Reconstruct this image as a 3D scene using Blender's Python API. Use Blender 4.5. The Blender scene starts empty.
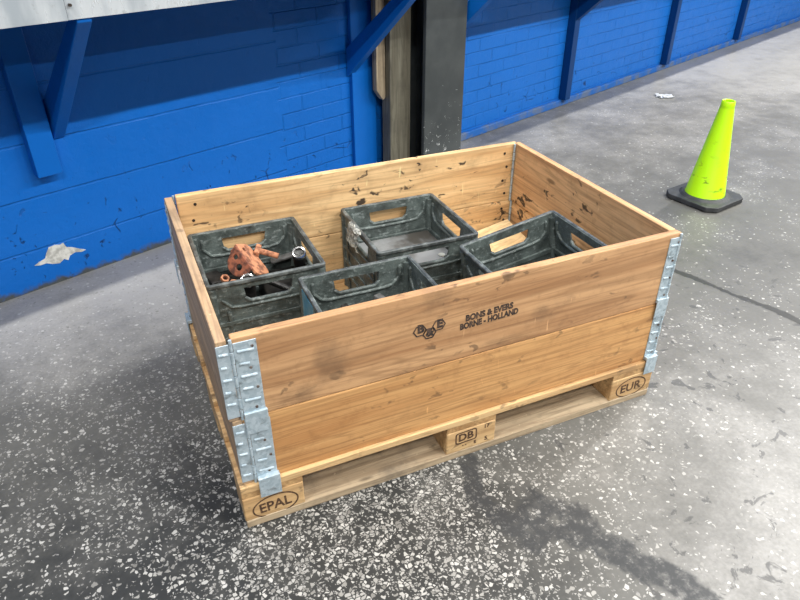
import bpy, bmesh, math, random
from mathutils import Vector, Matrix
import numpy as np
random.seed(7)
sc = bpy.context.scene
COL = sc.collection
PI = math.pi

# ------------------------------------------------------------------ camera (solved from the pallet's size)
CAM = np.array([-0.088, -1.0945, 1.2943])
RM = np.array([[0.9147, -0.4042, -0.0006], [-0.2165, -0.4885, -0.8453], [0.3414, 0.7733, -0.5343]])
FPX = 663.195
TH = 0.363172
P0 = Vector((0, 1.5728, 0))          # origin of the wall line
def make_camera():
    cd = bpy.data.cameras.new('camera'); cd.sensor_fit = 'HORIZONTAL'; cd.sensor_width = 36
    cd.lens = FPX / 800 * 36; cd.clip_start = .02
    co = bpy.data.objects.new('camera', cd); COL.objects.link(co)
    r = Vector(RM[0]); f = Vector(RM[2]).normalized(); r = (r - f * r.dot(f)).normalized(); u = r.cross(f)
    m = Matrix((r, u, -f)).transposed().to_4x4(); m.translation = Vector(CAM); co.matrix_world = m
    sc.camera = co
make_camera()
def ground(u, v, z=0.0):             # where on the floor a measured spot lies
    d = RM.T @ np.array([(u - 400) / FPX, (v - 300) / FPX, 1.0]); t = (z - CAM[2]) / d[2]
    return CAM + t * d

# ------------------------------------------------------------------ object helpers
def link(o, parent=None):
    COL.objects.link(o)
    if parent is not None: o.parent = parent
    return o
def tag(o, label, cat, group=None):
    o['label'] = label; o['category'] = cat
    if group: o['group'] = group
    return o
def thing(name, label, cat, loc=(0, 0, 0), rot=(0, 0, 0), group=None):
    o = bpy.data.objects.new(name, None); o.empty_display_size = .05
    o.location = loc; o.rotation_euler = rot; link(o)
    return tag(o, label, cat, group)
def obj(name, bm, mat, parent=None, loc=(0, 0, 0), rot=(0, 0, 0), bevel=0, seg=2, smooth=False):
    bmesh.ops.recalc_face_normals(bm, faces=bm.faces)
    me = bpy.data.meshes.new(name); bm.to_mesh(me); bm.free()
    me.materials.append(mat)
    o = bpy.data.objects.new(name, me); o.location = loc; o.rotation_euler = rot
    link(o, parent)
    if smooth:
        for p in me.polygons: p.use_smooth = True
        try: me.set_sharp_from_angle(angle=math.radians(38))
        except Exception: pass
    if bevel:
        b = o.modifiers.new('bevel', 'BEVEL'); b.width = bevel; b.segments = seg; b.limit_method = 'ANGLE'; b.angle_limit = math.radians(40)
        b.harden_normals = False
    return o
def copy_tree(o, parent=None):
    c = o.copy(); link(c)
    c.parent = parent
    for ch in list(o.children): copy_tree(ch, c)
    return c
def bx(bm, x0, x1, y0, y1, z0, z1, M=None):
    vs = [bm.verts.new((x, y, z)) for x in (x0, x1) for y in (y0, y1) for z in (z0, z1)]
    for f in ((0, 1, 3, 2), (4, 6, 7, 5), (0, 4, 5, 1), (2, 3, 7, 6), (0, 2, 6, 4), (1, 5, 7, 3)):
        bm.faces.new([vs[i] for i in f])
    if M is not None: bmesh.ops.transform(bm, matrix=M, verts=vs)
    return vs
def B(*a, M=None):
    bm = bmesh.new(); bx(bm, *a, M=M); return bm
def cyl(bm, p, q, r0, r1=None, n=20, cap=True):
    p = Vector(p); q = Vector(q); r1 = r0 if r1 is None else r1
    d = (q - p).normalized(); a = d.orthogonal().normalized(); b = d.cross(a)
    A = []; Bq = []
    for i in range(n):
        t = 2 * PI * i / n; w = a * math.cos(t) + b * math.sin(t)
        A.append(bm.verts.new(p + w * r0)); Bq.append(bm.verts.new(q + w * r1))
    for i in range(n):
        j = (i + 1) % n; bm.faces.new((A[i], A[j], Bq[j], Bq[i]))
    if cap: bm.faces.new(A[::-1]); bm.faces.new(Bq)
    return A + Bq
def tube(bm, pts, r, n=8):
    for a, b in zip(pts[:-1], pts[1:]): cyl(bm, a, b, r, n=n)
    for p in pts:
        bmesh.ops.create_icosphere(bm, subdivisions=1, radius=r * 1.02, matrix=Matrix.Translation(p))
def lathe(bm, prof, n=40, closed=False):
    rings = []
    for r, z in prof:
        rings.append([bm.verts.new((r * math.cos(2 * PI * i / n), r * math.sin(2 * PI * i / n), z)) for i in range(n)])
    for a, b in zip(rings[:-1], rings[1:]):
        for i in range(n):
            j = (i + 1) % n; bm.faces.new((a[i], a[j], b[j], b[i]))
    if closed:
        a, b = rings[-1], rings[0]
        for i in range(n):
            j = (i + 1) % n; bm.faces.new((a[i], a[j], b[j], b[i]))
def prism(bm, outer, holes=(), z0=0, z1=.01, M=None):
    """flat outline with holes, given thickness"""
    es = []; allv = []
    for loop in (outer, *holes):
        vs = [bm.verts.new((p[0], p[1], z0)) for p in loop]; allv += vs
        for i in range(len(vs)): es.append(bm.edges.new((vs[i], vs[(i + 1) % len(vs)])))
    if not holes: fs = [bm.faces.new(allv)]
    else:
        g = bmesh.ops.triangle_fill(bm, use_beauty=True, use_dissolve=False, edges=es)
        fs = [x for x in g['geom'] if isinstance(x, bmesh.types.BMFace)]
    r = bmesh.ops.extrude_face_region(bm, geom=fs)
    nv = [x for x in r['geom'] if isinstance(x, bmesh.types.BMVert)]
    bmesh.ops.translate(bm, verts=nv, vec=(0, 0, z1 - z0))
    if M is not None: bmesh.ops.transform(bm, matrix=M, verts=allv + nv)
    return allv + nv
def rrect(w, h, r, n=5, cx=0, cy=0):
    out = []
    for sx, sy, a0 in ((1, 1, 0), (-1, 1, 90), (-1, -1, 180), (1, -1, 270)):
        for i in range(n + 1):
            a = math.radians(a0 + 90 * i / n)
            out.append((cx + sx * (w / 2 - r) + r * math.cos(a), cy + sy * (h / 2 - r) + r * math.sin(a)))
    return out
def ell(rx, ry, n=40, cx=0, cy=0):
    return [(cx + rx * math.cos(2 * PI * i / n), cy + ry * math.sin(2 * PI * i / n)) for i in range(n)]
def text_obj(name, s, size, mat, parent, M, width=None, bold=0.0, shear=0, th=.0004):
    cu = bpy.data.curves.new('lettering', 'FONT'); cu.body = s; cu.size = size; cu.align_x = 'CENTER'; cu.align_y = 'CENTER'
    cu.extrude = th; cu.offset = bold; cu.shear = shear; cu.resolution_u = 3
    t = bpy.data.objects.new('lettering', cu); COL.objects.link(t)
    dg = bpy.context.evaluated_depsgraph_get(); dg.update()
    me = bpy.data.meshes.new_from_object(t.evaluated_get(dg)); bpy.data.objects.remove(t); bpy.data.curves.remove(cu)
    if width:
        xs = [v.co.x for v in me.vertices]; k = width / (max(xs) - min(xs)); c = (max(xs) + min(xs)) / 2
        for v in me.vertices: v.co.x = (v.co.x - c) * k
    me.transform(M); me.materials.clear(); me.materials.append(mat); me.name = name
    o = bpy.data.objects.new(name, me); return link(o, parent)
def face_y(x, y, z, ang=0):           # upright, facing -Y
    return Matrix.Translation((x, y, z)) @ Matrix.Rotation(PI / 2, 4, 'X') @ Matrix.Rotation(ang, 4, 'Z')

# ------------------------------------------------------------------ material helpers
class NT:
    def __init__(s, name):
        s.m = bpy.data.materials.new(name); s.m.use_nodes = True; s.t = s.m.node_tree; s.n = s.t.nodes
        s.p = s.n['Principled BSDF']; s.tc = s.n.new('ShaderNodeTexCoord')
    def l(s, a, b): s.t.links.new(a, b); return s
    def val(s, sock, v):
        if isinstance(v, (int, float, tuple, list)): sock.default_value = v
        else: s.t.links.new(v, sock)
    def vec(s, scale=(1, 1, 1), loc=(0, 0, 0), src=None, rnd=False):
        mp = s.n.new('ShaderNodeMapping'); mp.inputs['Scale'].default_value = scale; mp.inputs['Location'].default_value = loc
        a = src or s.tc.outputs['Object']
        if rnd:
            oi = s.n.new('ShaderNodeObjectInfo'); ad = s.n.new('ShaderNodeVectorMath'); ad.operation = 'MULTIPLY_ADD'
            cb = s.n.new('ShaderNodeCombineXYZ')
            for i in range(3): s.l(oi.outputs['Random'], cb.inputs[i])
            s.l(cb.outputs[0], ad.inputs[0]); ad.inputs[1].default_value = (7.3, 5.1, 3.7); s.l(a, ad.inputs[2]); a = ad.outputs[0]
        s.l(a, mp.inputs['Vector']); return mp.outputs[0]
    def noise(s, v, scale, detail=4, rough=.55, dist=0, out='Fac'):
        n = s.n.new('ShaderNodeTexNoise'); s.l(v, n.inputs['Vector']); n.inputs['Scale'].default_value = scale
        n.inputs['Detail'].default_value = detail; n.inputs['Roughness'].default_value = rough; n.inputs['Distortion'].default_value = dist
        return n.outputs[out]
    def voro(s, v, scale, feature='F1', out='Distance'):
        n = s.n.new('ShaderNodeTexVoronoi'); n.feature = feature; s.l(v, n.inputs['Vector']); n.inputs['Scale'].default_value = scale
        return n.outputs[out]
    def ramp(s, f, a, b, ca=0.0, cb=1.0):          # smooth step between a and b
        m = s.n.new('ShaderNodeMapRange'); m.interpolation_type = 'SMOOTHSTEP'
        s.val(m.inputs['Value'], f); s.val(m.inputs['From Min'], a); s.val(m.inputs['From Max'], b)
        m.inputs['To Min'].default_value = ca; m.inputs['To Max'].default_value = cb; return m.outputs[0]
    def math(s, op, a, b=0.0, c=None):
        m = s.n.new('ShaderNodeMath'); m.operation = op; s.val(m.inputs[0], a); s.val(m.inputs[1], b)
        if c is not None: s.val(m.inputs[2], c)
        return m.outputs[0]
    def mix(s, f, a, b, mode='MIX'):
        m = s.n.new('ShaderNodeMix'); m.data_type = 'RGBA'; m.blend_type = mode
        s.val(m.inputs[0], f)
        for i, x in ((6, a), (7, b)):
            if isinstance(x, tuple) and len(x) == 3: x = (*x, 1)
            s.val(m.inputs[i], x)
        return m.outputs[2]
    def bump(s, h, strength=.3, dist=.002, nrm=None):
        b = s.n.new('ShaderNodeBump'); s.l(h, b.inputs['Height']); b.inputs['Strength'].default_value = strength; b.inputs['Distance'].default_value = dist
        if nrm is not None: s.l(nrm, b.inputs['Normal'])
        return b.outputs[0]
    def fin(s, col=None, rough=None, metal=None, normal=None, **kw):
        if col is not None:
            if isinstance(col, tuple) and len(col) == 3: col = (*col, 1)
            s.val(s.p.inputs['Base Color'], col)
        if rough is not None: s.val(s.p.inputs['Roughness'], rough)
        if metal is not None: s.val(s.p.inputs['Metallic'], metal)
        if normal is not None: s.l(normal, s.p.inputs['Normal'])
        for k, v in kw.items(): s.val(s.p.inputs[k.replace('_', ' ')], v)
        return s.m
def S(r, g, b):                        # sRGB 0-255 -> linear
    f = lambda c: (c / 255) / 12.92 if c / 255 <= .04045 else ((c / 255 + .055) / 1.055) ** 2.4
    return (f(r), f(g), f(b))

def wood(name, light, dark, stain_col=(.03, .02, .012), stain=.3, grey=0.0, axis=0, spots=.0):
    t = NT(name)
    k = [22, 22, 22]; k[axis] = 1.3
    v = t.vec(tuple(k), rnd=True)
    g = t.noise(v, 1.0, 6, .6, .6)
    k2 = [110, 110, 110]; k2[axis] = 3.5
    fine = t.noise(t.vec(tuple(k2), rnd=True), 1.0, 3, .6)
    k3 = [7, 7, 7]; k3[axis] = .55
    w = t.noise(t.vec(tuple(k3), rnd=True), 1.0, 3, .5, 1.2)
    rings = t.math('FRACT', t.math('MULTIPLY', w, 13.0))
    rings = t.ramp(t.math('ABSOLUTE', t.math('SUBTRACT', rings, .5)), .28, .5)
    c = t.mix(t.ramp(g, .32, .72), light, dark)
    c = t.mix(t.math('MULTIPLY', rings, .38), c, tuple(x * .62 for x in dark))
    c = t.mix(t.math('MULTIPLY', t.ramp(fine, .45, .72), .5), c, tuple(x * .55 for x in dark))
    if grey: 
        gg = t.ramp(t.noise(t.vec((2, 6, 6), rnd=True), 1.5, 5, .6), .35, .65)
        c = t.mix(t.math('MULTIPLY', gg, grey), c, (.24, .20, .16))
    mo = t.noise(t.vec((1, 1, 1), rnd=True), 26, 5, .7)
    c = t.mix(t.math('MULTIPLY', t.ramp(mo, .5, .75), .35), c, tuple(x * .6 for x in dark))
    # broad grime
    gr = t.ramp(t.noise(t.vec((1, 1, 1), rnd=True), 5.5, 6, .62), .5, .74)
    c = t.mix(t.math('MULTIPLY', gr, stain), c, stain_col)
    # dark scuffs
    kk = [34, 34, 34]; kk[axis] = 20
    sp = t.noise(t.vec(tuple(kk), rnd=True), 1.0, 3, .55, .5)
    area = t.ramp(t.noise(t.vec((1, 1, 1), rnd=True), 4.2, 2), .42, .58)
    m = t.math('MULTIPLY', t.ramp(sp, .605, .68), area)
    c = t.mix(t.math('MULTIPLY', m, spots), c, (.022, .015, .012))
    sc1 = t.noise(t.vec((70, 70, 9), rnd=True), 1.0, 3, .5, .4)
    c = t.mix(t.math('MULTIPLY', t.ramp(sc1, .70, .75), .55), c, tuple(min(.9, x * 1.35) for x in light))
    kn = t.voro(t.vec((3.0, 9, 9) if axis == 0 else ((9, 3.0, 9) if axis == 1 else (9, 9, 3)), rnd=True), 1.0)
    c = t.mix(t.math('MULTIPLY', t.ramp(kn, .10, .055), .75), c, tuple(x * .3 for x in dark))
    return t.fin(c, .62, normal=t.bump(t.math('ADD', fine, t.math('MULTIPLY', g, .6)), .25, .0015))

M = {}
M['pine_in'] = wood('pine_inside', S(236, 200, 148), S(206, 162, 110), stain=.40, spots=.95, stain_col=(.10, .06, .03))
M['pine_print'] = wood('pine_printed', S(204, 161, 116), S(166, 122, 82), stain=.5, stain_col=(.10, .058, .035), spots=.55)
M['pine_front'] = wood('pine_front', S(208, 160, 104), S(176, 124, 74), stain=.22, stain_col=(.12, .06, .03), spots=.5)
M['pine_left'] = wood('pine_weathered', S(206, 172, 132), S(160, 126, 94), stain=.3, grey=.4, spots=.4)
M['pine_right'] = wood('pine_right', S(228, 186, 136), S(196, 148, 102), stain=.34, spots=.9, stain_col=(.09, .05, .03))
M['pallet'] = wood('pallet_wood', S(220, 186, 136), S(186, 146, 98), stain=.3, spots=.5, stain_col=(.09, .06, .04))
M['pallet_y'] = wood('pallet_wood_cross', S(200, 162, 112), S(165, 125, 80), stain=.3, spots=.4, axis=1, stain_col=(.09, .06, .04))
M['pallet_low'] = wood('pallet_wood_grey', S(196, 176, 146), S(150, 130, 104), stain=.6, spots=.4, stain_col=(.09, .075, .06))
M['timber_grey'] = wood('old_timber', S(122, 119, 104), S(88, 83, 70), stain=.35, axis=2, stain_col=(.04, .035, .03))
M['timber_raw'] = wood('split_timber', S(176, 160, 134), S(112, 98, 80), stain=.4, axis=2, stain_col=(.04, .03, .025))

def m_ink():
    t = NT('stamp_ink')
    n = t.ramp(t.noise(t.vec(), 120, 4, .7), .38, .62)
    return t.fin(t.mix(n, (.022, .016, .014), (.10, .062, .042)), .8)
M['ink'] = m_ink()
def m_burn():
    t = NT('branded_wood'); n = t.ramp(t.noise(t.vec(), 150, 3, .7), .35, .7)
    return t.fin(t.mix(n, (.05, .024, .012), (.16, .09, .045)), .8)
M['burn'] = m_burn()

def m_galv():
    t = NT('galvanised_steel')
    v = t.voro(t.vec(rnd=True), 130, out='Color'); n = t.noise(t.vec(rnd=True), 40, 4)
    sep = t.n.new('ShaderNodeSeparateColor'); t.l(v, sep.inputs[0])
    c = t.mix(sep.outputs[0], S(166, 184, 194), S(196, 210, 218))
    c = t.mix(t.ramp(n, .55, .75), c, S(120, 130, 134))
    return t.fin(c, t.ramp(sep.outputs[1], 0, 1, .5, .65), .45, t.bump(n, .15, .001))
M['galv'] = m_galv()
def m_simple(name, a, b, scale=20, rough=.5, metal=0.0, bump=.1, lo=.4, hi=.65, bd=.001):
    t = NT(name); n = t.noise(t.vec(rnd=True), scale, 5, .6)
    return t.fin(t.mix(t.ramp(n, lo, hi), a, b), rough, metal, t.bump(n, bump, bd))
M['rivet'] = m_simple('rusty_rivet', (.10, .06, .045), (.25, .22, .2), 60, .5, .6)
M['nail'] = m_simple('dark_nail', (.018, .014, .012), (.05, .035, .025), 90, .6, .3)
M['rust'] = m_simple('rusty_iron', S(148, 88, 64), S(78, 48, 40), 55, .85, .0, .4)
M['rust_p'] = m_simple('pale_rust', S(184, 126, 92), S(110, 70, 52), 60, .85, .0, .4)
M['dsteel'] = m_simple('oily_dark_steel', (.012, .012, .012), (.045, .043, .04), 30, .4, .5, .2)
M['gsteel'] = m_simple('grey_steel', (.16, .16, .155), (.09, .09, .085), 40, .5, .35, .2)
M['chrome'] = m_simple('bright_worn_steel', (.80, .80, .79), (.55, .54, .53), 30, .2, 1.0, .0)
M['paint_col'] = m_simple('column_paint', (.035, .042, .045), (.05, .058, .06), 12, .42, 0, .15)
M['sticker'] = m_simple('blue_sticker', S(70, 130, 160), S(110, 150, 165), 30, .4)
M['tape'] = m_simple('crumpled_clear_tape', S(226, 226, 218), S(150, 150, 142), 70, .18, 0, .9, bd=.004)
M['mat'] = m_simple('grey_sheet', S(132, 134, 134), S(70, 67, 62), 4, .42, 0, .05, .44, .58)
M['disc'] = m_simple('pale_spot', S(196, 198, 190), S(160, 160, 150), 50, .6)
M['rubber'] = m_simple('black_rubber', (.028, .030, .033), (.05, .052, .055), 25, .6, 0, .25)
M['litter'] = m_simple('white_litter', S(235, 238, 240), S(205, 210, 214), 30, .7)

def m_crate():
    t = NT('crate_plastic')
    n = t.noise(t.vec(rnd=True), 16, 7, .68); n2 = t.noise(t.vec((1, 1, 1.6), rnd=True), 48, 5, .68)
    c = t.mix(t.ramp(n, .35, .66), (.050, .062, .058), (.115, .142, .134))
    c = t.mix(t.math('MULTIPLY', t.ramp(n2, .52, .68), .75), c, (.26, .30, .29))
    c = t.mix(t.math('MULTIPLY', t.ramp(t.noise(t.vec(rnd=True), 9, 5), .54, .68), .75), c, (.022, .025, .023))
    return t.fin(c, t.ramp(n2, .3, .7, .30, .55), 0.0, t.bump(t.math('ADD', n, t.math('MULTIPLY', n2, .5)), .7, .007))
M['crate'] = m_crate()
def m_crim():
    t = NT('crate_rim'); n = t.noise(t.vec(rnd=True), 30, 5, .65)
    c = t.mix(t.ramp(n, .4, .72), (.045, .052, .052), (.17, .19, .185))
    return t.fin(c, .42, 0, t.bump(n, .4, .003))
M['crim'] = m_crim()
def m_cone():
    t = NT('cone_plastic'); n = t.noise(t.vec((14, 14, 26)), 1, 4, .65); z = t.n.new('ShaderNodeSeparateXYZ'); t.l(t.tc.outputs['Object'], z.inputs[0])
    low = t.ramp(z.outputs[2], .24, .06)
    m = t.math('MULTIPLY', t.ramp(n, .57, .68), t.math('ADD', t.math('MULTIPLY', low, .75), .18))
    c = t.mix(m, (.46, .86, .0), (.09, .14, .01))
    return t.fin(c, .42)
M['cone'] = m_cone()

def m_blue(name, a=(.0030, .134, .54), dirt=.0, rough=.42, bs=.25):
    t = NT(name); n = t.noise(t.vec(), 9, 6, .65); n2 = t.noise(t.vec(), 70, 4, .6)
    c = t.mix(t.math('MULTIPLY', t.ramp(n, .4, .7), .3), a, tuple(x * .8 for x in a))
    return t.fin(c, rough, 0, t.bump(t.math('ADD', n2, n), bs, .002), Specular_IOR_Level=.25)
M['blue'] = m_blue('blue_gloss_paint')
M['navy'] = m_blue('dark_blue', (.001, .042, .17))  # deeper blue for the worktops and the right-hand brackets

def m_wall():
    t = NT('painted_brick'); tc = t.tc.outputs['Object']
    sx = t.n.new('ShaderNodeSeparateXYZ'); t.l(tc, sx.inputs[0])
    wob = t.noise(t.vec(), 6, 4, .6)
    zz = t.math('ADD', sx.outputs[2], t.math('MULTIPLY', t.math('SUBTRACT', wob, .5), .010))
    def brick(w, h, oz, ox, mort):
        cb = t.n.new('ShaderNodeCombineXYZ'); t.l(t.math('ADD', sx.outputs[0], ox), cb.inputs[0]); t.l(t.math('ADD', zz, oz), cb.inputs[1])
        b = t.n.new('ShaderNodeTexBrick'); t.l(cb.outputs[0], b.inputs['Vector']); b.inputs['Scale'].default_value = 1
        b.inputs['Brick Width'].default_value = w; b.inputs['Row Height'].default_value = h; b.inputs['Mortar Size'].default_value = mort
        b.inputs['Mortar Smooth'].default_value = .6; b.inputs['Bias'].default_value = 0; b.offset = .5
        return b.outputs['Fac']
    bl = brick(6.0, .1895, .19 * 3 - .535 + .0, 5.0, .005)      # large blocks, left part
    br = brick(.228, .0712, .0712 * 8 - .5515 + .0, .02, .0045)  # ordinary courses
    edge = t.math('ADD', sx.outputs[0], t.math('MULTIPLY', t.math('SUBTRACT', t.noise(t.vec(), 12, 2), .5), .1))
    sel = t.ramp(edge, .645, .665)
    fill = t.ramp(t.noise(t.vec((1, 1, 1)), 3.0, 4, .6), .36, .58, .15, 1.0)     # joints partly filled with paint
    m = t.math('ADD', t.math('MULTIPLY', bl, t.math('SUBTRACT', 1.0, sel)), t.math('MULTIPLY', br, sel))
    m = t.math('MULTIPLY', m, fill)
    fine = t.noise(t.vec(), 45, 6, .7); mid = t.noise(t.vec(), 13, 5, .65)
    # pits and cracks, more of them low down
    low = t.ramp(sx.outputs[2], .42, .12)
    pn = t.noise(t.vec((1, 1, .8)), 24, 4, .6, 1.0)
    pits = t.math('MULTIPLY', t.ramp(pn, .64, .70), t.math('ADD', t.math('MULTIPLY', low, .9), .08))
    ck = t.voro(t.vec((1, 1, 1.6)), 5.5, 'DISTANCE_TO_EDGE')
    ckm = t.math('MULTIPLY', t.math('MULTIPLY', t.ramp(t.math('ADD', ck, t.math('MULTIPLY', t.math('SUBTRACT', fine, .5), .05)), .018, .004), low), t.ramp(t.noise(t.vec(), 3.3, 2), .62, .72))
    h = t.math('SUBTRACT', t.math('ADD', t.math('MULTIPLY', fine, .25), t.math('MULTIPLY', mid, .95)), t.math('MULTIPLY', m, 1.3))
    h = t.math('SUBTRACT', h, t.math('MULTIPLY', t.math('ADD', pits, ckm), 1.2))
    blue = (.0030, .140, .56)
    c = t.mix(t.math('MULTIPLY', t.ramp(t.noise(t.vec(), 2.2, 5, .6), .4, .7), .22), blue, (.0015, .105, .46))
    right = t.ramp(sx.outputs[0], 1.3, 1.6)
    c = t.mix(right, c, (.008, .150, .57))
    c = t.mix(t.math('MULTIPLY', t.math('ADD', pits, ckm), .85), c, (.004, .03, .13))
    # scuffed dirt at the very foot
    foot = t.math('MULTIPLY', t.ramp(t.math('ADD', sx.outputs[2], t.math('MULTIPLY', t.math('SUBTRACT', mid, .5), .10)), .03, .0), 1.0)
    c = t.mix(foot, c, (.075, .085, .09))
    return t.fin(c, t.ramp(mid, .3, .7, .38, .52), 0, t.bump(h, .7, .0075), Specular_IOR_Level=.30)
M['wall'] = m_wall()
def m_plinth():
    t = NT('worn_plinth'); n = t.noise(t.vec(), 7, 6, .7)
    c = t.mix(t.ramp(n, .40, .62), (.012, .13, .47), (.12, .17, .28))
    return t.fin(c, .6, 0, t.bump(t.noise(t.vec(), 30, 5, .7), .5, .004))
M['plinth'] = m_plinth()
def m_sheet():
    t = NT('sheet_metal_cladding')
    n = t.noise(t.vec((6, 3, 1.6)), 1.6, 5, .55); n2 = t.noise(t.vec(), 30, 5, .65)
    c = t.mix(t.ramp(n, .36, .64), S(226, 233, 238), S(176, 186, 194))  # vertical streaks painted into the colour as reflections on the metal
    c = t.mix(t.math('MULTIPLY', t.ramp(n2, .58, .72), .5), c, S(130, 130, 124))
    return t.fin(c, t.ramp(n, .3, .7, .24, .40), .45, t.bump(n, .25, .004))
M['sheet'] = m_sheet()
def m_patch():
    t = NT('bare_plaster'); n = t.noise(t.vec(), 26, 5, .65)
    return t.fin(t.mix(t.ramp(n, .4, .62), S(222, 222, 216), S(172, 172, 166)), .8, 0, t.bump(n, .4, .002))
M['patch'] = m_patch()
def m_colflank():
    t = NT('column_paint_chipped'); n = t.noise(t.vec((1, 1, .8)), 60, 4, .65, .8); sx = t.n.new('ShaderNodeSeparateXYZ'); t.l(t.tc.outputs['Object'], sx.inputs[0])
    low = t.ramp(sx.outputs[2], .62, .08); mid = t.noise(t.vec(), 8, 4)
    c = t.mix(t.ramp(mid, .35, .7), (.040, .047, .050), (.058, .066, .068))
    thr = t.math('SUBTRACT', .76, t.math('MULTIPLY', low, .13))
    c = t.mix(t.ramp(t.math('SUBTRACT', n, thr), 0, .02), c, (.5, .52, .52))
    return t.fin(c, .45, 0, t.bump(t.noise(t.vec(), 25, 4), .2, .002))
M['colflank'] = m_colflank()

# ------------------------------------------------------------------ floor with measured wear
def build_floor():
    x0, x1, y0, y1, st = -3.2, 8.8, -3.2, 5.4, .04
    xs = np.arange(x0, x1 + 1e-6, st); ys = np.arange(y0, y1 + 1e-6, st)
    X, Y = np.meshgrid(xs, ys); nx, ny = len(xs), len(ys)
    CP = [(20,315,.50,.05),(100,300,.76,.08),(60,345,.68,.2),(150,320,.66,.2),(30,375,.50,.25),(20,420,.27,.35),(100,400,.38,.45),(180,400,.36,.5),
          (30,520,.21,.2),(120,560,.19,.2),(200,560,.15,.6),(300,560,.12,.8),(240,460,.2,.5),(400,560,.12,.85),(420,505,.12,.85),(500,585,.12,.9),
          (560,475,.33,.3),(585,490,.36,.15),(600,430,.34,.45),(650,450,.5,.25),(650,540,.55,.1),(720,450,.56,.07),(760,520,.60,.05),(780,590,.52,.05),
          (700,380,.5,.2),(700,320,.34,.10),(780,380,.55,.06),(760,280,.37,.06),(700,260,.31,.06),(560,140,.54,.05),(620,140,.52,.08),
          (700,70,.66,.03),(780,60,.62,.03),(780,120,.45,.05),(780,180,.40,.05),(650,180,.38,.1),(640,110,.50,.08),(480,520,.14,.75),(545,565,.2,.55),
          (560,110,.55,.03),(480,145,.5,.03),(760,30,.6,.03)]
    num = np.zeros((2,) + X.shape); den = np.zeros_like(X) + 1e-9
    for u, v, L, D in CP:
        g = ground(u, v); s = .16 + .10 * max(0, np.hypot(g[0] - CAM[0], g[1] - CAM[1]) - 1)
        w = np.exp(-((X - g[0]) ** 2 + (Y - g[1]) ** 2) / (2 * s * s)) + 1e-4 / (((X - g[0]) ** 2 + (Y - g[1]) ** 2) + .05)
        num[0] += w * L; num[1] += w * D; den += w
    Lm, Dm = num[0] / den, num[1] / den
    tar = np.full_like(X, 9.0)
    def seg(arr, pts, wd):
        P = [ground(*p)[:2] for p in pts]
        for a, b in zip(P[:-1], P[1:]):
            d = b - a; t = np.clip(((X - a[0]) * d[0] + (Y - a[1]) * d[1]) / (d @ d), 0, 1)
            arr[:] = np.minimum(arr, np.hypot(X - a[0] - t * d[0], Y - a[1] - t * d[1]) / wd)
    seg(tar, [(471,462),(474,500),(492,512),(505,520),(535,545)], .035)
    seg(tar, [(535,502),(560,510),(590,530),(625,555),(660,572),(700,600),(740,640)], .045)
    seg(tar, [(505,518),(540,528),(590,545),(640,570)], .025)
    cp = [ground(*p)[:2] for p in ((662,266),(690,276),(715,287),(742,298),(772,309),(805,324),(860,352))]
    best = np.full_like(X, 1e9); crack = np.full_like(X, 9.0)      # signed offset from the crack line
    for i, (a, b) in enumerate(zip(cp[:-1], cp[1:])):
        d = b - a; tt = ((X - a[0]) * d[0] + (Y - a[1]) * d[1]) / (d @ d)
        if i == 0: lo = -.0
        tc_ = np.clip(tt, 0, 1); ds = np.hypot(X - a[0] - tc_ * d[0], Y - a[1] - tc_ * d[1])
        sg = ((X - a[0]) * d[1] - (Y - a[1]) * d[0]) / np.hypot(*d)
        sg = np.where((i == 0) & (tt < 0), np.sign(sg) * ds, sg)
        m_ = ds < best; best = np.where(m_, ds, best); crack = np.where(m_, sg, crack)
    crack = np.clip(crack, -1, 1)
    flk = np.zeros_like(X)
    for u, v, r_ in ((735, 470, .34), (770, 390, .40), (690, 350, .30), (760, 300, .30), (640, 440, .22), (760, 560, .30)):
        g = ground(u, v); flk = np.maximum(flk, np.exp(-((X - g[0]) ** 2 + (Y - g[1]) ** 2) / (2 * r_ * r_)))
    verts = np.stack([X.ravel(), Y.ravel(), np.zeros(X.size)], 1)
    idx = np.arange(nx * ny).reshape(ny, nx)
    F = np.stack([idx[:-1, :-1].ravel(), idx[:-1, 1:].ravel(), idx[1:, 1:].ravel(), idx[1:, :-1].ravel()], 1)
    me = bpy.data.meshes.new('floor'); me.from_pydata(verts.tolist(), [], F.tolist())
    for nm, a in (('wear', Lm), ('chips', Dm), ('tar', np.clip(tar, 0, 9)), ('crack', crack), ('flake', flk)):
        at = me.attributes.new(nm, 'FLOAT', 'POINT'); at.data.foreach_set('value', a.ravel().astype(np.float32))
    t = NT('worn_terrazzo_concrete')
    def attr(nm):
        a = t.n.new('ShaderNodeAttribute'); a.attribute_name = nm; return a.outputs['Fac']
    Lw, Dw, Tw, Cw = attr('wear'), attr('chips'), attr('tar'), attr('crack')
    big = t.noise(t.vec(), 3.2, 6, .62); mid = t.noise(t.vec(), 14, 6, .65); fine = t.noise(t.vec(), 90, 4, .6)
    L = t.math('ADD', Lw, t.math('MULTIPLY', t.math('SUBTRACT', big, .5), .38))
    L = t.math('ADD', L, t.math('MULTIPLY', t.math('SUBTRACT', mid, .5), .22))
    L = t.math('MULTIPLY', L, t.ramp(fine, .2, .8, .93, 1.07))
    base = t.mix(t.ramp(L, .12, .40), (.026, .027, .026), (.120, .118, .108))
    base = t.mix(t.ramp(L, .38, .70), base, (.315, .308, .290))
    # stone chips
    wv = t.n.new('ShaderNodeVectorMath'); wv.operation = 'MULTIPLY_ADD'
    t.l(t.noise(t.vec(), 60, 2, out='Color'), wv.inputs[0]); wv.inputs[1].default_value = (.012, .012, 0); t.l(t.tc.outputs['Object'], wv.inputs[2])
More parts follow.
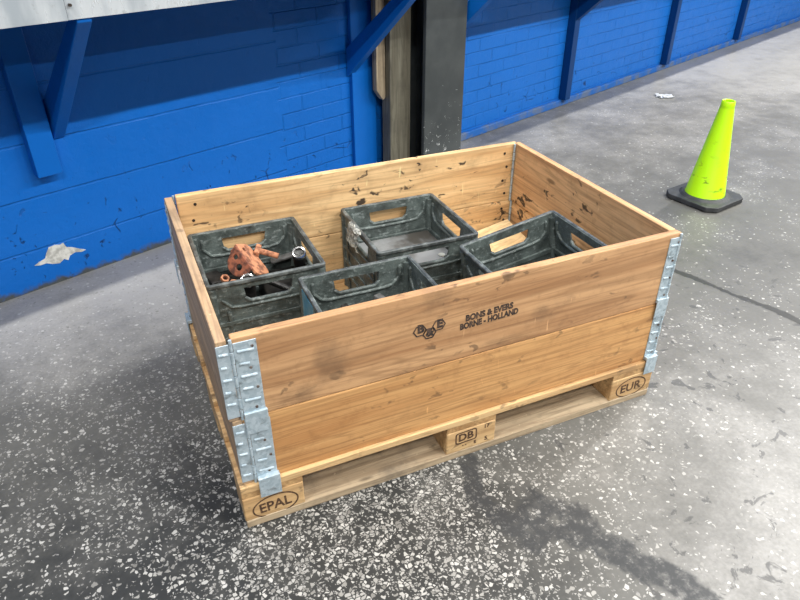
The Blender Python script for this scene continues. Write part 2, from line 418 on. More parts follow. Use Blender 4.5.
    def chips(scale, k, lo):
        cc = t.voro(wv.outputs[0], scale, out='Color'); sp = t.n.new('ShaderNodeSeparateColor'); t.l(cc, sp.inputs[0])
        ed = t.voro(wv.outputs[0], scale, 'DISTANCE_TO_EDGE')
        dn = t.math('ADD', t.math('MULTIPLY', Dw, k), t.math('MULTIPLY', t.math('SUBTRACT', big, .5), .5))
        on = t.math('GREATER_THAN', t.math('SUBTRACT', dn, sp.outputs[0]), lo)
        return t.math('MULTIPLY', on, t.ramp(ed, .10, .16)), sp.outputs[1], sp.outputs[2]
    c1, r1, q1 = chips(105, .74, .0); c2, r2, q2 = chips(190, .5, .02)
    col1 = t.mix(r1, (.17, .165, .15), (.50, .49, .46)); col2 = t.mix(r2, (.16, .155, .145), (.42, .41, .385))
    base = t.mix(t.math('MULTIPLY', c2, .8), base, col2)
    base = t.mix(t.math('MULTIPLY', c1, .93), base, col1)
    # dark flakes where the coating came off
    fl = t.noise(t.vec((1, 1.0, 1)), 15, 5, .6, .8)
    fm = t.math('MULTIPLY', t.ramp(fl, .605, .65), t.math('MULTIPLY', t.ramp(L, .22, .4), t.ramp(attr('flake'), .15, .6, .06, 1.0)))
    base = t.mix(t.math('MULTIPLY', fm, .72), base, (.05, .05, .05))
    # tar bands and the crack
    tw = t.math('ADD', Tw, t.math('MULTIPLY', t.math('SUBTRACT', t.noise(t.vec(), 11, 5, .65), .5), 2.2))
    tm = t.math('MULTIPLY', t.ramp(tw, 1.05, .55), t.ramp(t.noise(t.vec(), 34, 5, .7), .30, .55, .35, .95))
    base = t.mix(tm, base, (.030, .032, .034))
    cw = t.math('ABSOLUTE', t.math('ADD', Cw, t.math('MULTIPLY', t.math('SUBTRACT', t.noise(t.vec(), 16, 5, .65), .5), .035)))
    ckm = t.ramp(t.math('ADD', cw, t.math('MULTIPLY', t.math('SUBTRACT', t.noise(t.vec(), 11, 4), .5), .045)), .019, .009)
    base = t.mix(t.math('MULTIPLY', ckm, .92), base, (.022, .022, .020))
    rough = t.ramp(L, .15, .7, .55, .40)
    rough = t.math('ADD', rough, t.math('MULTIPLY', t.math('SUBTRACT', mid, .5), .25))
    h = t.math('SUBTRACT', t.math('ADD', t.math('MULTIPLY', mid, .5), t.math('MULTIPLY', fine, .2)), t.math('MULTIPLY', ckm, 2.0))
    mat = t.fin(base, rough, 0, t.bump(h, .25, .003), Specular_IOR_Level=.35)
    me.materials.append(mat)
    o = bpy.data.objects.new('floor', me); o['kind'] = 'structure'; link(o)
    return o
build_floor()

# ------------------------------------------------------------------ wall and what hangs on it (local x along the wall, -y into the room, z up)
def at_wall(o):
    o.location = P0; o.rotation_euler = (0, 0, TH); return o
wall = at_wall(obj('wall_back', B(-4, 11, 0, .2, -.02, 3.2), M['wall'])); wall['kind'] = 'structure'
# bare patch where the paint has come off
P = [(-.490,.098),(-.470,.106),(-.448,.112),(-.440,.128),(-.425,.150),(-.402,.152),(-.385,.146),(-.372,.150),(-.366,.130),(-.345,.121),(-.322,.106),(-.300,.094),(-.318,.091),(-.340,.098),(-.362,.092),(-.372,.076),(-.385,.086),(-.405,.075),(-.430,.082),(-.448,.092),(-.470,.092)]
bm = bmesh.new(); prism(bm, P, z0=-.001, z1=.0016, M=Matrix.Rotation(PI/2, 4, 'X'))
obj('bare_patch', bm, M['patch'], wall)
pl = at_wall(obj('trim_1', B(1.70, 11, -.022, .0, 0, .045), M['plinth'], bevel=.006)); pl['kind'] = 'structure'

# counter along the wall
ctr = thing('counter', 'metal-edged counter on blue brackets at top left, left of the steel column', 'counter', P0, (0, 0, TH))
bm = bmesh.new(); bx(bm, -3.5, 1.155, -.496, 0, .985, 1.10); bx(bm, 1.155, 1.30, -.496, -.13, .985, 1.10)
obj('worktop', bm, M['navy'], ctr)
ctr2 = thing('counter', 'metal-edged counter on dark blue brackets, right of the steel column', 'counter', P0, (0, 0, TH))
obj('worktop', B(1.70, 10, -.496, 0, .985, 1.10), M['navy'], ctr2)
def sheet(x0, x1, ph):
    bm = bmesh.new(); n = 60
    for i in range(n):
        a = x0 + (x1 - x0) * i / n; b = x0 + (x1 - x0) * (i + 1) / n
        f = lambda s: -.500 - .0025 * math.sin(s * 9 + ph) - .0015 * math.sin(s * 31 + ph)
        v = [bm.verts.new(p) for p in ((a, f(a), .981), (b, f(b), .981), (b, f(b), 1.104), (a, f(a), 1.104), (a, -.02, 1.104), (b, -.02, 1.104), (a, f(a) + .0016, .981), (b, f(b) + .0016, .981), (b, f(b) + .0016, 1.1025), (a, f(a) + .0016, 1.1025))]
        bm.faces.new((v[0], v[1], v[2], v[3])); bm.faces.new((v[6], v[9], v[8], v[7])); bm.faces.new((v[0], v[6], v[7], v[1]))
    bmesh.ops.remove_doubles(bm, verts=bm.verts, dist=1e-5)
    return bm
obj('metal_sheet', sheet(-3.5, -.331, 0), M['sheet'], ctr, smooth=True)
obj('metal_sheet', sheet(-.329, 1.30, 1.0), M['sheet'], ctr, smooth=True)
obj('metal_sheet', sheet(1.70, 10, 2.0), M['sheet'], ctr2, smooth=True)
for z in (1.018, 1.07):
    bm = bmesh.new(); cyl(bm, (-.318, -.5065, z), (-.318, -.498, z), .004, n=10); obj('screw', bm, M['nail'], ctr)

def bracket(s_post, w, z0, z1, s_brace, bw, foot, mat, label, group, depth=.05):
    t = thing('shelf_bracket', label, 'bracket', P0, (0, 0, TH), group)
    obj('post', B(s_post, s_post + w, -depth, -.0005, z0, z1), mat, t, bevel=.003)
    # brace: plank on edge rising at 45 degrees from the wall to the counter edge
    bm = bmesh.new()
    a = .122
    pts = [(-.003, foot), (-.490, foot + .440), (-.490, foot + .440 + a), (-.40, foot + .440 + a) if False else (-.440, foot + .440 + a), (-.003, foot + a * 1.05)]
    pts = [(y, min(z, .984)) for y, z in pts]
    vs = [[bm.verts.new((x, y, z)) for y, z in pts] for x in (s_brace, s_brace + bw)]
    bm.faces.new(vs[0]); bm.faces.new(vs[1][::-1])
    for i in range(5):
        j = (i + 1) % 5; bm.faces.new((vs[0][i], vs[0][j], vs[1][j], vs[1][i]))
    obj('brace', bm, mat, t, bevel=.003)
    return t
bracket(-.400, .083, .425, .984, -.306, .042, .530, M['blue'], 'blue bracket with a short post ending above the floor, left end of the counter', 'blue counter brackets')
bracket(1.064, .148, .001, .984, 1.046, .042, .512, M['blue'], 'blue bracket beside the grey timbers, its brace rising in front of them', 'blue counter brackets', .022)
bracket(1.688, .05, .046, .984, 1.688, .045, .535, M['blue'], 'blue bracket half hidden right behind the dark steel column', 'blue counter brackets')
bracket(2.905, .058, .046, .984, 2.91, .048, .50, M['navy'], 'dark blue bracket with a leg to the floor, first right of the column', 'blue counter brackets', .055)
bracket(4.335, .058, .046, .984, 4.34, .048, .50, M['navy'], 'dark blue bracket with a leg to the floor, behind the paper scrap', 'blue counter brackets', .055)
bracket(5.745, .058, .046, .984, 5.75, .048, .50, M['navy'], 'dark blue bracket with a leg to the floor, farthest right along the wall', 'blue counter brackets', .055)

# steel column and the old timbers beside it
cl = thing('steel_column', 'dark grey painted steel column with chipped paint, behind the pallet box', 'column', P0, (0, 0, TH))
obj('front_flange', B(1.368, 1.660, -.208, -.188, 0, 3.2), M['colflank'], cl, bevel=.003)
obj('web', B(1.50, 1.516, -.188, -.02, 0, 3.2), M['paint_col'], cl)
obj('back_flange', B(1.372, 1.656, -.02, -.003, 0, 3.2), M['paint_col'], cl)
tag(at_wall(obj('timber_plank', B(1.222, 1.362, -.115, -.055, .0, 2.2), M['timber_grey'], bevel=.004)), 'long weathered grey plank standing upright against the wall left of the column', 'plank')
bm = bmesh.new()
pr = [(1.162, 2.0), (1.219, 2.0), (1.219, .40), (1.205, .388), (1.185, .41), (1.162, .44)]
prism(bm, pr, z0=.054, z1=.085, M=Matrix.Rotation(PI/2, 4, 'X'))
tag(at_wall(obj('timber_offcut', bm, M['timber_raw'], bevel=.003)), 'shorter split board with a bare jagged end hanging beside the grey plank', 'board')

# ------------------------------------------------------------------ pallet
pal = thing('pallet', 'pine shipping pallet with oval brand stamps, standing on the floor under the box', 'pallet', (0, 0, 0))
Z1, Z2, Z3, Z4 = .022, .094, .113, .132
c = .012
def plank_x(name, x0, x1, y0, y1, z0, z1, mat, bev=.002):
    return obj(name, B(-(x1-x0)/2, (x1-x0)/2, -(y1-y0)/2, (y1-y0)/2, 0, z1-z0), mat, pal, ((x0+x1)/2, (y0+y1)/2, z0), bevel=bev)
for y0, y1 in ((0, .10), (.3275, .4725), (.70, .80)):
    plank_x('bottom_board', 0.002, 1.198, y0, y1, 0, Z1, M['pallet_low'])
blocks = {}
for i, (x0, x1) in enumerate(((0, .145), (.5275, .6725), (1.055, 1.2))):
    for j, (y0, y1) in enumerate(((0, .10), (.3275, .4725), (.70, .80))):
        blocks[i, j] = plank_x('block', x0, x1, y0 + .001, y1 - .001, Z1, Z2, M['pallet'], .003)
    plank_x('stringer_board', x0, x1, 0.002, .798, Z2, Z3, M['pallet_y'])
for y0, y1 in ((0, .145), (.183, .283), (.3275, .4725), (.517, .617), (.655, .80)):
    plank_x('deck_board', 0, 1.2, y0, y1, Z3, Z4, M['pallet'])
# brand stamps on the front blocks (children of their block)
def stamp(i, cx, cz, w, h, txt, ang):
    b = blocks[i, 0]; L = Vector((cx, 0.001, cz)) - b.location
    bm = bmesh.new(); prism(bm, ell(w/2, h/2), [ell(w/2-.0040, h/2-.0040)], -.0002, .0004, M=face_y(L.x, L.y, L.z, ang))
    o = obj('oval_stamp', bm, M['burn'], b)
    text_obj('lettering', txt, h*.60, M['burn'], o, face_y(L.x, L.y - .0002, L.z, ang), width=w*.68, bold=.0009)
stamp(0, .0745, .049, .112, .070, 'EPAL', .04)
stamp(2, 1.128, .052, .108, .068, 'EUR', .04)
b = blocks[1, 0]; L = Vector((.5845, .001, .068)) - b.location
bm = bmesh.new(); prism(bm, rrect(.064, .040, .008), [rrect(.056, .032, .006)], -.0002, .0004, M=face_y(L.x, L.y, L.z, .03))
o = obj('square_stamp', bm, M['burn'], b)
text_obj('lettering', 'DB', .034, M['burn'], o, face_y(L.x, L.y-.0002, L.z, .03), width=.044, bold=.001)
for tx, x, z, s in (('17', .6445, .083, .017), ('5', .645, .039, .018), ('E', .612, .038, .014), ('- -', .580, .040, .014)):
    text_obj('stamped_number', tx, s, M['burn'], b, face_y(x-b.location.x, .0008-b.location.y, z-b.location.z, .03), bold=.0006)

# ------------------------------------------------------------------ pallet collars
def leaf(w, h, mat_t=.0022, lip=True, lipw=None, dy=.0055):
    """galvanised hinge leaf: x across 0..w, z from 0 (top) down to -h, outward is -y"""
    bm = bmesh.new()
    bx(bm, 0, w, -mat_t, 0, -h, 0)
    n = max(2, int(h / .030))
    for i in range(n):
        z = -.022 - i * .032
        if z < -h + .012: break
        r = .0023
        x0, x1 = w * .14, w * (.86 if i % 2 == 0 else .60)
        A = cyl(bm, (x0, -mat_t + .0022, z), (x1, -mat_t + .0022, z - .0015), .0046, n=12)
    if lip:
        lw = lipw or w
        bx(bm, w - lw, w + .003, -dy - .0022, -dy, -h - .052, -h + .006); bx(bm, w - lw, w + .003, -dy, 0, -h - .004, -h + .006)
    return bm
def rivets(parent, w, h, n, r=.0036):
    proto = None
    for i in range(n):
        x = w * (.80 if i % 2 == 0 else .62); z = -.014 - i * (h - .03) / max(1, n - 1)
        if proto is None:
            bm = bmesh.new(); cyl(bm, (0, -.0045, 0), (0, 0, 0), r * .8, r, n=10)
            proto = obj('rivet', bm, M['rivet'], parent, (x, 0, z)); proto['label'] = 'rusty rivet'
        else:
            q = proto.copy(); link(q, parent); q.location = (x, 0, z)
def collar(name, label, z0, z1, dx, mats, printed):
    t = thing(name, label, 'pallet collar', (dx, 0, z0)); h = z1 - z0; T = .022
    X0, X1, Y0, Y1 = .004, 1.190, .010, .790
    def board(L, mat, loc, rz, nm):
        return obj(nm, B(-L/2, L/2, -T/2, T/2, 0, h - .0015), mat, t, loc, (0, 0, rz), bevel=.0025)
    fr = board(X1 - (X0+.031), mats[0], ((X1+X0+.031)/2, Y0+T/2, 0), 0, 'front_board')
    bk = board(X1 - (X0+.031) - .012, mats[1], ((X1+X0+.031)/2 - .006, Y1-T/2, 0), PI, 'back_board')
    lf = board(Y1 - Y0 - .014, mats[2], (X0+T/2, (Y0+Y1)/2 - .007, 0), PI/2, 'side_board')
    rt = board(Y1 - Y0 - T - .014, mats[3], (X1-T/2, (Y0+T+Y1)/2 - .0055, 0), -PI/2, 'side_board')
    # hinges at the four corners
    def hinge(loc_list, kx, ky):
        hg = bpy.data.objects.new('corner_hinge', None); hg.empty_display_size = .03; hg.location = (kx, ky, h); link(hg, t)
        bm = bmesh.new()
        n = 7
        for i in range(n):
            a = -h * (i / n) - .003; b2 = -h * ((i + 1) / n)
            cyl(bm, (0, 0, a), (0, 0, b2), .0042 if i % 2 else .0036, n=10)
        obj('knuckle', bm, M['galv'], hg)
        for (lx, ly, rz, w, nr) in loc_list:
            lo = obj('hinge_leaf', leaf(w, h - .022, lip=(w > .04 or lx > 1), dy=(.0055 if printed else .0125)), M['galv'], hg, (lx-kx, ly-ky, -.012), (0, 0, rz), bevel=.0006, seg=1)
            if nr: rivets(lo, w, h - .022, nr)
    fl = X0 + .027
    hinge([(fl + .006, Y0, 0, .047, 4), (X0 - .001, Y0, 0, .026, 0)], fl + .002, Y0 - .0005)
    hinge([(X1 - .036, Y0, 0, .036, 4), (X1, Y0, PI/2, .05, 3)], X1 - .004, Y0 - .002)
    hinge([(X1 - .012, Y1, PI, .05, 3), (X1, Y1 - .062, PI/2, .05, 3)], X1 - .0275, Y1 - .0275)
    hinge([(X0 + .085, Y1, PI, .05, 3), (X0, Y1 - .02, -PI/2, .05, 3)], X0 + .026, Y1 - .006)
    # nail ends showing on the inner faces
    proto = None
    for bd, L in ((bk, X1-X0-.043), (rt, Y1-Y0-T-.014)):
        for sx in (-1, 1):
            for k in range(4):
                x = sx * (L/2 - .038 - (.012 if k % 2 else 0)); z = h * (.14 + .235 * k)
                y = -T/2 if False else T/2
                if proto is None:
                    bm = bmesh.new(); cyl(bm, (0, -.001, 0), (0, .0012, 0), .0052, .0044, n=10); proto = obj('nail', bm, M['nail'], bd, (x, y, z)); q = proto
                else:
                    q = proto.copy(); link(q, bd); q.location = (x, y, z)
                q.location.y = T/2 if bd in (bk, rt) else -T/2
                q.scale.y = 1
    return t, fr
low, lfr = collar('pallet_collar', 'lower plain pine collar of the box, sitting directly on the pallet', Z4, .3245, .006, (M['pine_front'], M['pine_in'], M['pine_left'], M['pine_right']), False)
up, ufr = collar('pallet_collar', 'upper pine collar of the box with black printed lettering on its front', .3245, .5345, 0, (M['pine_print'], M['pine_in'], M['pine_left'], M['pine_right']), True)
# printed lettering and logo on the upper front board
def on_front(x, z, a=0):
    return face_y(x - ufr.location.x, .0096 - ufr.location.y, z - .3245, a)
bm = bmesh.new()
def hexa(cx, cz, r):
    o_ = [(cx + r*1.08*math.cos(PI/3*i), cz + r*math.sin(PI/3*i)) for i in range(6)]
    i_ = [(cx + (r-.0034)*1.08*math.cos(PI/3*i), cz + (r-.0034)*math.sin(PI/3*i)) for i in range(6)]
    prism(bm, o_, [i_], -.0002, .0005)
hexa(-.024, .004, .0165); hexa(.024, .007, .0165); hexa(0, -.009, .0165)
bmesh.ops.transform(bm, matrix=on_front(.4725, .432, .02), verts=bm.verts)
lg = obj('printed_logo', bm, M['ink'], ufr)
for ch, dx_, dz in (('B', -.022, .008), ('&', .001, -.007), ('E', .026, .010)):
    text_obj('lettering', ch, .030, M['ink'], lg, on_front(.4725+dx_, .432+dz, .02), bold=.0015)
text_obj('lettering', 'BONS & EVERS', .0225, M['ink'], ufr, on_front(.630, .4395, .035), width=.128, bold=.0011, shear=.0)
text_obj('lettering', 'BORNE - HOLLAND', .0225, M['ink'], ufr, on_front(.631, .419, .035), width=.158, bold=.0011, shear=.0)

# ------------------------------------------------------------------ plastic crates
CW, CD, CH = .325, .330, .281
def side_panel(W, H):
    """panel in x (across) / z, thickness in y 0..t (inside is +y)"""
    bm = bmesh.new(); t = .0055
    hole = [(-.066, H-.026), (-.062, H-.055), (-.050, H-.066), (.050, H-.066), (.062, H-.055), (.066, H-.026)]
    RX = Matrix.Rotation(PI/2, 4, 'X')
    prism(bm, [(-W/2, 0), (W/2, 0), (W/2, H), (-W/2, H)], [hole], -t, 0, M=RX)
    # raised outline of the hand-hold recess, both faces
    hw = W/2 - .03
    ln = [(-hw, H-.022), (-hw, H-.052), (-hw+.022, H-.076), (-.074, H-.080), (.074, H-.080), (hw-.022, H-.076), (hw, H-.052), (hw, H-.022)]
    tube(bm, [Vector((x, t + .001, z)) for x, z in ln], .0052, 8)
    tube(bm, [Vector((x, -.001, z)) for x, z in ln[1:-1]], .0045, 8)
    hl = [(x * 1.04, z - .003) for x, z in hole[1:-1]]
    tube(bm, [Vector((x, t/2, z)) for x, z in hl], .0058, 8)
    for z in (H-.125, H-.175, .055):                     # horizontal steps
        bx(bm, -W/2 + .01, W/2 - .01, t - .001, t + .007, z - .008, z + .008)
        bx(bm, -W/2 + .004, W/2 - .004, -.0045, .001, z - .006, z + .006)
    for x in (-W*.36, W*.36): bx(bm, x-.005, x+.005, -.004, .001, .01, H-.09)
    return bm
def make_crate(label, loc, rot=(0, 0, 0)):
    t = thing('plastic_crate', label, 'crate', loc, rot, 'grey-green plastic crates in the box')
    obj('base_panel', B(-CW/2+.006, CW/2-.006, -CD/2+.006, CD/2-.006, 0, .010), M['crate'], t, bevel=.002)
    wx, wy = CW-.014, CD-.014
    f = lambda W, loc, rz: obj('side_panel', side_panel(W, CH-.006), M['crate'], t, loc, (0, 0, rz), bevel=.0016, seg=2)
    f(wx, (0, -wy/2, .004), 0); f(wx, (0, wy/2, .004), PI); f(wy, (-wx/2, 0, .004), -PI/2); f(wy, (wx/2, 0, .004), PI/2)
    for sx in (-1, 1):
        for sy in (-1, 1):
            bm = bmesh.new(); cyl(bm, (0, 0, .004), (0, 0, CH-.014), .013, n=14)
            obj('corner_post', bm, M['crate'], t, (sx*(wx/2-.006), sy*(wy/2-.006), 0), smooth=True)
    bm = bmesh.new(); r = .0105; zt = CH
    prism(bm, rrect(CW, CD, .012), [rrect(CW-2*r, CD-2*r, .007)], zt-.012, zt)
    obj('rim', bm, M['crim'], t, bevel=.0035, seg=3)
    return t
ZD = Z4 + .001
crA = make_crate('crate in the left rear corner, holding rusty and chrome metal parts', (.2065, .599, ZD), (0, 0, -.008))
crD = make_crate('crate at the middle of the rear, filled with a flat grey sheet', (.680, .590, ZD), (0, 0, -.012))
crC = make_crate('crate at the front centre with a blue sticker on its outer left side', (.433, .226, ZD), (0, 0, -.006))
TL = math.radians(9.6)
crE = make_crate('empty crate at the front right, tilted up on its right side', (.953, .220, ZD + math.sin(TL)*CW/2 + .001), (0, -TL, 0))
# pale board lying tilted behind the empty crate
bm = bmesh.new(); bx(bm, 0, .300, 0, .368, 0, .008)
for v in bm.verts: v.co.z += .19 * v.co.x + .13 * v.co.y
tag(obj('pale_board', bm, wood('pale_board_wood', S(250, 222, 172), S(232, 194, 138), stain=.08, spots=.15), None, (.860, .394, .1385), bevel=.001), 'pale clean board lying tilted in the right rear corner behind the empty crate', 'board')
# sticker and moulded number in the front centre crate
obj('blue_sticker', B(-.1615, -.1600, .035, .130, .165, .264), M['sticker'], crC)
text_obj('moulded_number', 'LB215', .024, M['disc'], crC, Matrix.Translation((-.073, .1495, .150)) @ Matrix.Rotation(PI/2, 4, 'X'), bold=.0002, th=.0012)
# crumpled tape over the left hand-hold of the rear middle crate
bm = bmesh.new(); n1, n2 = 9, 12; V = {}
for i in range(n1):
    for j in range(n2):
        a = j / (n2-1); y = -.062 + .095 * i/(n1-1)
        ang = a * 2.6 - .4
        rr = .013 + random.uniform(-.004, .004)
        x = -CW/2 + .004 - rr * math.sin(ang) * .9 - .004; z = CH - .012 + rr * math.cos(ang) - max(0, a - .4) * .075
        V[i, j] = bm.verts.new((x + random.uniform(-.002, .002), y + random.uniform(-.003, .003), z))
for i in range(n1-1):
    for j in range(n2-1): bm.faces.new((V[i, j], V[i+1, j], V[i+1, j+1], V[i, j+1]))
bmesh.ops.solidify(bm, geom=bm.faces[:], thickness=.0012)
obj('tape_scrap', bm, M['tape'], crD, (-.002, 0.03, .0), smooth=False)

# what lies in the crates
zin = ZD + .0105
bm = bmesh.new(); bx(bm, -.135, .135, -.142, .142, 0, .147)
tag(obj('grey_sheet', bm, M['mat'], None, (.683, .590, zin), (0, 0, -.012), bevel=.004), 'flat grey sheet with a dark stain lying in the middle rear crate', 'sheet')
for p_, lab in (((.806, .612, zin+.1475), 'small pale round spot on the grey sheet, the one farther back'), ((.782, .548, zin+.1475), 'small pale round spot on the grey sheet, the one nearer the front')):
    bm = bmesh.new(); cyl(bm, (0, 0, 0), (0, 0, .003), .0115, n=20)  # two pale spots in the crate, modelled as thin rounds
    tag(obj('pale_spot', bm, M['disc'], None, p_, bevel=.001), lab, 'disc', 'pale spots on the grey sheet')

# --- rear left crate: scrap
def scrap_block(name, dims, loc, rot, mat, label, cat, group=None, bev=.006):
    x, y, z = dims; bm = bmesh.new(); bx(bm, -x/2, x/2, -y/2, y/2, -z/2, z/2)
    return tag(obj(name, bm, mat, None, loc, rot, bevel=bev, seg=3), label, cat, group)
scrap_block('steel_block', (.13, .26, .13), (.128, .60, zin+.066), (0, 0, .02), M['dsteel'], 'black oily steel block at the bottom left of the parts crate', 'metal block')
scrap_block('steel_block', (.12, .25, .12), (.285, .60, zin+.061), (0, 0, -.02), M['dsteel'], 'black oily steel block at the bottom right of the parts crate', 'metal block')
# rusty bracket: channel with a rounded, twice-drilled cheek
br = thing('rusty_bracket', 'big rust-orange iron bracket with two holes in its rounded cheek', 'bracket')
nc = Vector((-.62, -.62, .42)).normalized(); npl = Vector((.42, -.45, .80)); npl = (npl - nc * npl.dot(nc)).normalized()
by = -nc; bxv = by.cross(npl)
g = ground(245, 257, .375); mw = Matrix((bxv, by, npl)).transposed().to_4x4(); mw = mw @ Matrix.Scale(1.06, 4); mw.translation = Vector(g); br.matrix_world = mw
bm = bmesh.new()
ck_ = [(-.040, .0), (.042, .0), (.042, -.018)] + [(.004 + .036*math.cos(a), -.024 + .036*math.sin(a)) for a in [-PI*i/14 for i in range(1, 14)]] + [(-.040, -.018)]
prism(bm, ck_, [ell(.0085, .0100, 18, .012, -.030), ell(.0065, .0080, 16, -.016, -.020)], 0, .008, M=Matrix.Rotation(PI/2, 4, 'X'))
obj('cheek', bm, M['rust'], br, bevel=.002)
bm = bmesh.new(); prism(bm, [(-.046, 0), (.054, 0), (.062, .012), (.060, .060), (.048, .068), (-.034, .064), (-.046, .050)], [ell(.006, .006, 14, -.026, .022)], -.009, .001)
obj('top_plate', bm, M['rust_p'], br, bevel=.002)
pn = thing('rusty_bolt', 'rusty T-headed bolt sticking up behind the bracket', 'bolt', (.236, .688, .356), (math.radians(8), math.radians(14), math.radians(-24)))
bm = bmesh.new(); bx(bm, -.012, .004, -.022, .022, -.010, .010); obj('head', bm, M['rust_p'], pn, bevel=.003)
bm = bmesh.new(); cyl(bm, (0, 0, 0), (.060, 0, -.004), .0088, n=14); obj('shank', bm, M['rust_p'], pn, bevel=.0015)
def tube_end(loc, d, L, r, label):
    d = Vector(d).normalized(); q = d.to_track_quat('Z', 'Y').to_euler()
    t = thing('steel_tube', label, 'tube', loc, q)
    bm = bmesh.new(); lathe(bm, [(r*.98, -L), (r, -.006), (r*.95, -.002), (r*.72, -.004), (r*.70, -L)], 24, True); obj('barrel', bm, M['dsteel'], t, smooth=True)
    bm = bmesh.new(); lathe(bm, [(r*1.01, -.010), (r*1.03, -.002), (r*.96, .0015), (r*.76, .0005), (r*.70, -.012)], 24, True); obj('bright_end', bm, M['chrome'], t, smooth=True)
    bm = bmesh.new(); cyl(bm, (0, 0, -.020), (0, 0, -.012), r*.71, n=20)
    for k in range(5): bx(bm, -.0015, .0015, 0, r*.66, -.012, -.008, M=Matrix.Rotation(k*2*PI/5, 4, 'Z'))
    obj('core', bm, M['gsteel'], t)
    return t
tube_end((.333, .588, .378), (-.15, -.55, .8), .085, .020, 'dark tube with a bright chromed open end in the right of the parts crate')
tube_end((.168, .535, .355), (-.05, -.45, .9), .075, .020, 'dark tube with a bright chromed open end right behind the front hand-hold')
def nut(loc, rot, r, mat, label):
    bm = bmesh.new(); h6 = [(r*math.cos(PI/3*i), r*math.sin(PI/3*i)) for i in range(6)]
    prism(bm, h6, [ell(r*.5, r*.5, 14)], -r*.42, r*.42)
    tag(obj('hex_nut', bm, mat, None, loc, rot, bevel=.002), label, 'nut', 'rusty nuts in the parts crate')
nut((.1165, .618, .325), (.5, .3, 0), .014, M['rust_p'], 'small rusty nut at the left foot of the bracket, upper one')
nut((.133, .585, .322), (.3, -.4, .4), .014, M['rust_p'], 'small rusty nut below the bracket cheek, lower one')
bm = bmesh.new(); cyl(bm, (0, 0, 0), (0, 0, .03), .028, .024, n=24)
tag(obj('steel_disc', bm, M['gsteel'], None, (.098, .560, zin+.134), (-.15, .1, 0), bevel=.003), 'round grey steel disc in the front left of the parts crate', 'disc')
bm = bmesh.new(); cyl(bm, (-.07, 0, 0), (.07, 0, 0), .011, n=14)
tag(obj('steel_rod', bm, M['dsteel'], None, (.262, .575, .293), (0, .25, -.75), bevel=.002), 'black rod sloping beside the chrome tube end', 'rod')
bm = bmesh.new(); bx(bm, -.05, .05, -.012, .012, -.004, .004)
tag(obj('grey_bar', bm, M['gsteel'], None, (.318, .690, .318), (.1, -.25, -.2), bevel=.002), 'flat grey bar against the rear wall of the parts crate', 'bar')
scrap_block('steel_lug', (.05, .06, .035), (.092, .672, zin+.150), (.2, .1, .3), M['dsteel'], 'black lump of steel left of the rusty bracket', 'metal block')
scrap_block('steel_lug', (.07, .05, .03), (.245, .495, zin+.138), (.0, .1, .2), M['dsteel'], 'black lump of steel seen through the front hand-hold', 'metal block')

# --- front centre crate: dark fittings
scrap_block('steel_block', (.25, .25, .13), (.437, .226, zin+.066), (0, 0, 0), M['dsteel'], 'black steel block at the bottom of the front centre crate', 'metal block')
scrap_block('square_fitting', (.026, .026, .034), (.480, .338, .318), (.15, .2, .5), M['gsteel'], 'small grey square fitting standing up in the front centre crate', 'fitting', bev=.004)
scrap_block('grey_bar', (.055, .014, .008), (.447, .318, .303), (.1, .25, -.55), M['disc'], 'short pale bar lying in the front centre crate', 'bar', bev=.002)
scrap_block('dark_bar', (.020, .105, .010), (.405, .322, .296), (.25, .0, .35), M['dsteel'], 'dark flat bar leaning in the left of the front centre crate', 'bar', bev=.002)
bm = bmesh.new(); cyl(bm, (-.055, 0, 0), (.055, 0, 0), .014, n=16)
tag(obj('dark_rod', bm, M['dsteel'], None, (.505, .330, .296), (0, .1, .25), bevel=.002), 'dark round rod behind the square fitting in the front centre crate', 'rod')

# ------------------------------------------------------------------ traffic cone
cn = thing('traffic_cone', 'lime yellow traffic cone on a black base, standing alone on the floor', 'cone', (2.442, 1.022, 0), (0, 0, math.radians(11)))
bm = bmesh.new(); lathe(bm, [(.093, .030), (.089, .036), (.0315, .436), (.0300, .441), (.0305, .444), (.029, .467), (.0265, .470), (.022, .468), (.0215, .43), (.080, .032)], 48, True)
obj('cone_body', bm, M['cone'], cn, smooth=True)
bm = bmesh.new()
oct_ = [(.138, .100), (.100, .138), (-.100, .138), (-.138, .100), (-.138, -.100), (-.100, -.138), (.100, -.138), (.138, -.100)]
prism(bm, oct_, [], .004, .026)
lathe(bm, [(.118, .024), (.104, .034), (.091, .036), (.088, .026)], 40)
for sx in (-1, 1):
    for sy in (-1, 1): bx(bm, sx*.09-.022, sx*.09+.022, sy*.09-.022, sy*.09+.022, 0, .006)
obj('rubber_base', bm, M['rubber'], cn, bevel=.004)

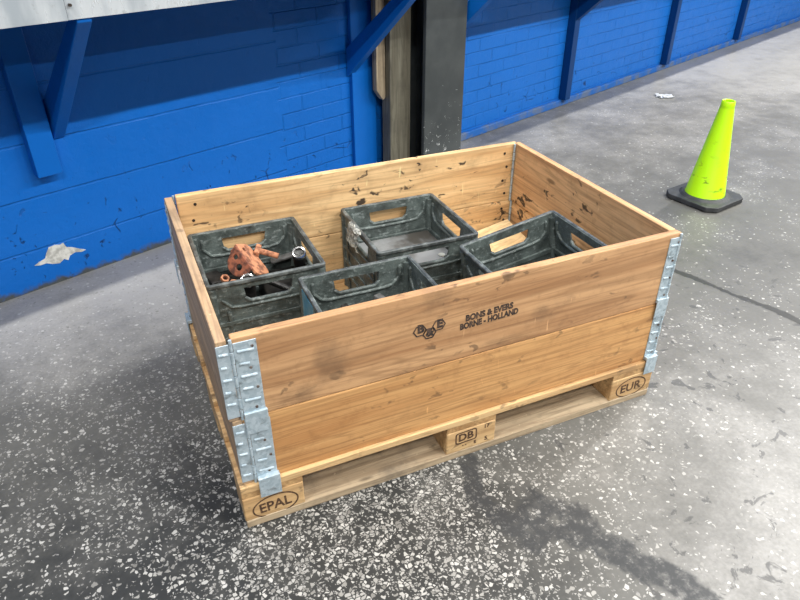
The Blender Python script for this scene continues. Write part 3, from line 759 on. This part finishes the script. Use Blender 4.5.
# scrap of paper on the floor
g = ground(665, 97); bm = bmesh.new(); V = {}
for i in range(7):
    for j in range(5):
        a = i / 6 - .5; b_ = j / 4 - .5
        V[i, j] = bm.verts.new((a*.13*(1-.4*abs(b_)) + random.uniform(-.008, .008), b_*.10 + random.uniform(-.008, .008), .003 + random.uniform(0, .012)))
for i in range(6):
    for j in range(4): bm.faces.new((V[i, j], V[i+1, j], V[i+1, j+1], V[i, j+1]))
bmesh.ops.solidify(bm, geom=bm.faces[:], thickness=.001)
tag(obj('paper_scrap', bm, M['litter'], None, (g[0], g[1], .002), (0, 0, -.3)), 'crumpled white paper scrap on the floor beyond the cone', 'paper')

# ------------------------------------------------------------------ light: rows of ceiling battens running along the wall
def row(d, z, segs, power, wid=.12, col=(1, .985, .96)):
    e = Vector((math.cos(TH), math.sin(TH), 0)); n = Vector((math.sin(TH), -math.cos(TH), 0))
    for s0, s1, k in segs:
        ld = bpy.data.lights.new('ceiling_batten', 'AREA'); ld.shape = 'RECTANGLE'; ld.size = s1 - s0; ld.size_y = wid
        ld.energy = power * k * (s1 - s0); ld.color = col
        o = bpy.data.objects.new('ceiling_batten', ld); link(o)
        o.location = P0 + e * ((s0+s1)/2) + n * d + Vector((0, 0, z)); o.rotation_euler = (0, 0, TH)
H = 4.6
def battens(cs, ks, L=1.3): return [(c_ - L/2, c_ + L/2, k_) for c_, k_ in zip(cs, ks)]
row(1.76, H, battens((-2.4, .9, 3.2, 5.4, 7.6), (2.0, 1.4, .5, 3.0, 3.4)), 36)
row(4.93, H, battens((-2.4, .9, 3.2, 5.4, 7.6), (1.1, 1.0, .9, .9, .9)), 116)
row(9.55, H, battens((-4.6, -2.4, .9, 3.2, 5.4, 7.6, 9.8), (1,) * 7), 42)
w = bpy.data.worlds.new('world'); sc.world = w; w.use_nodes = True
bg = w.node_tree.nodes['Background']; bg.inputs[0].default_value = (.92, .95, 1.0, 1); bg.inputs[1].default_value = .055

sc.view_settings.view_transform = 'Standard'; sc.view_settings.look = 'None'; sc.view_settings.gamma = 1; sc.view_settings.exposure = 0.44
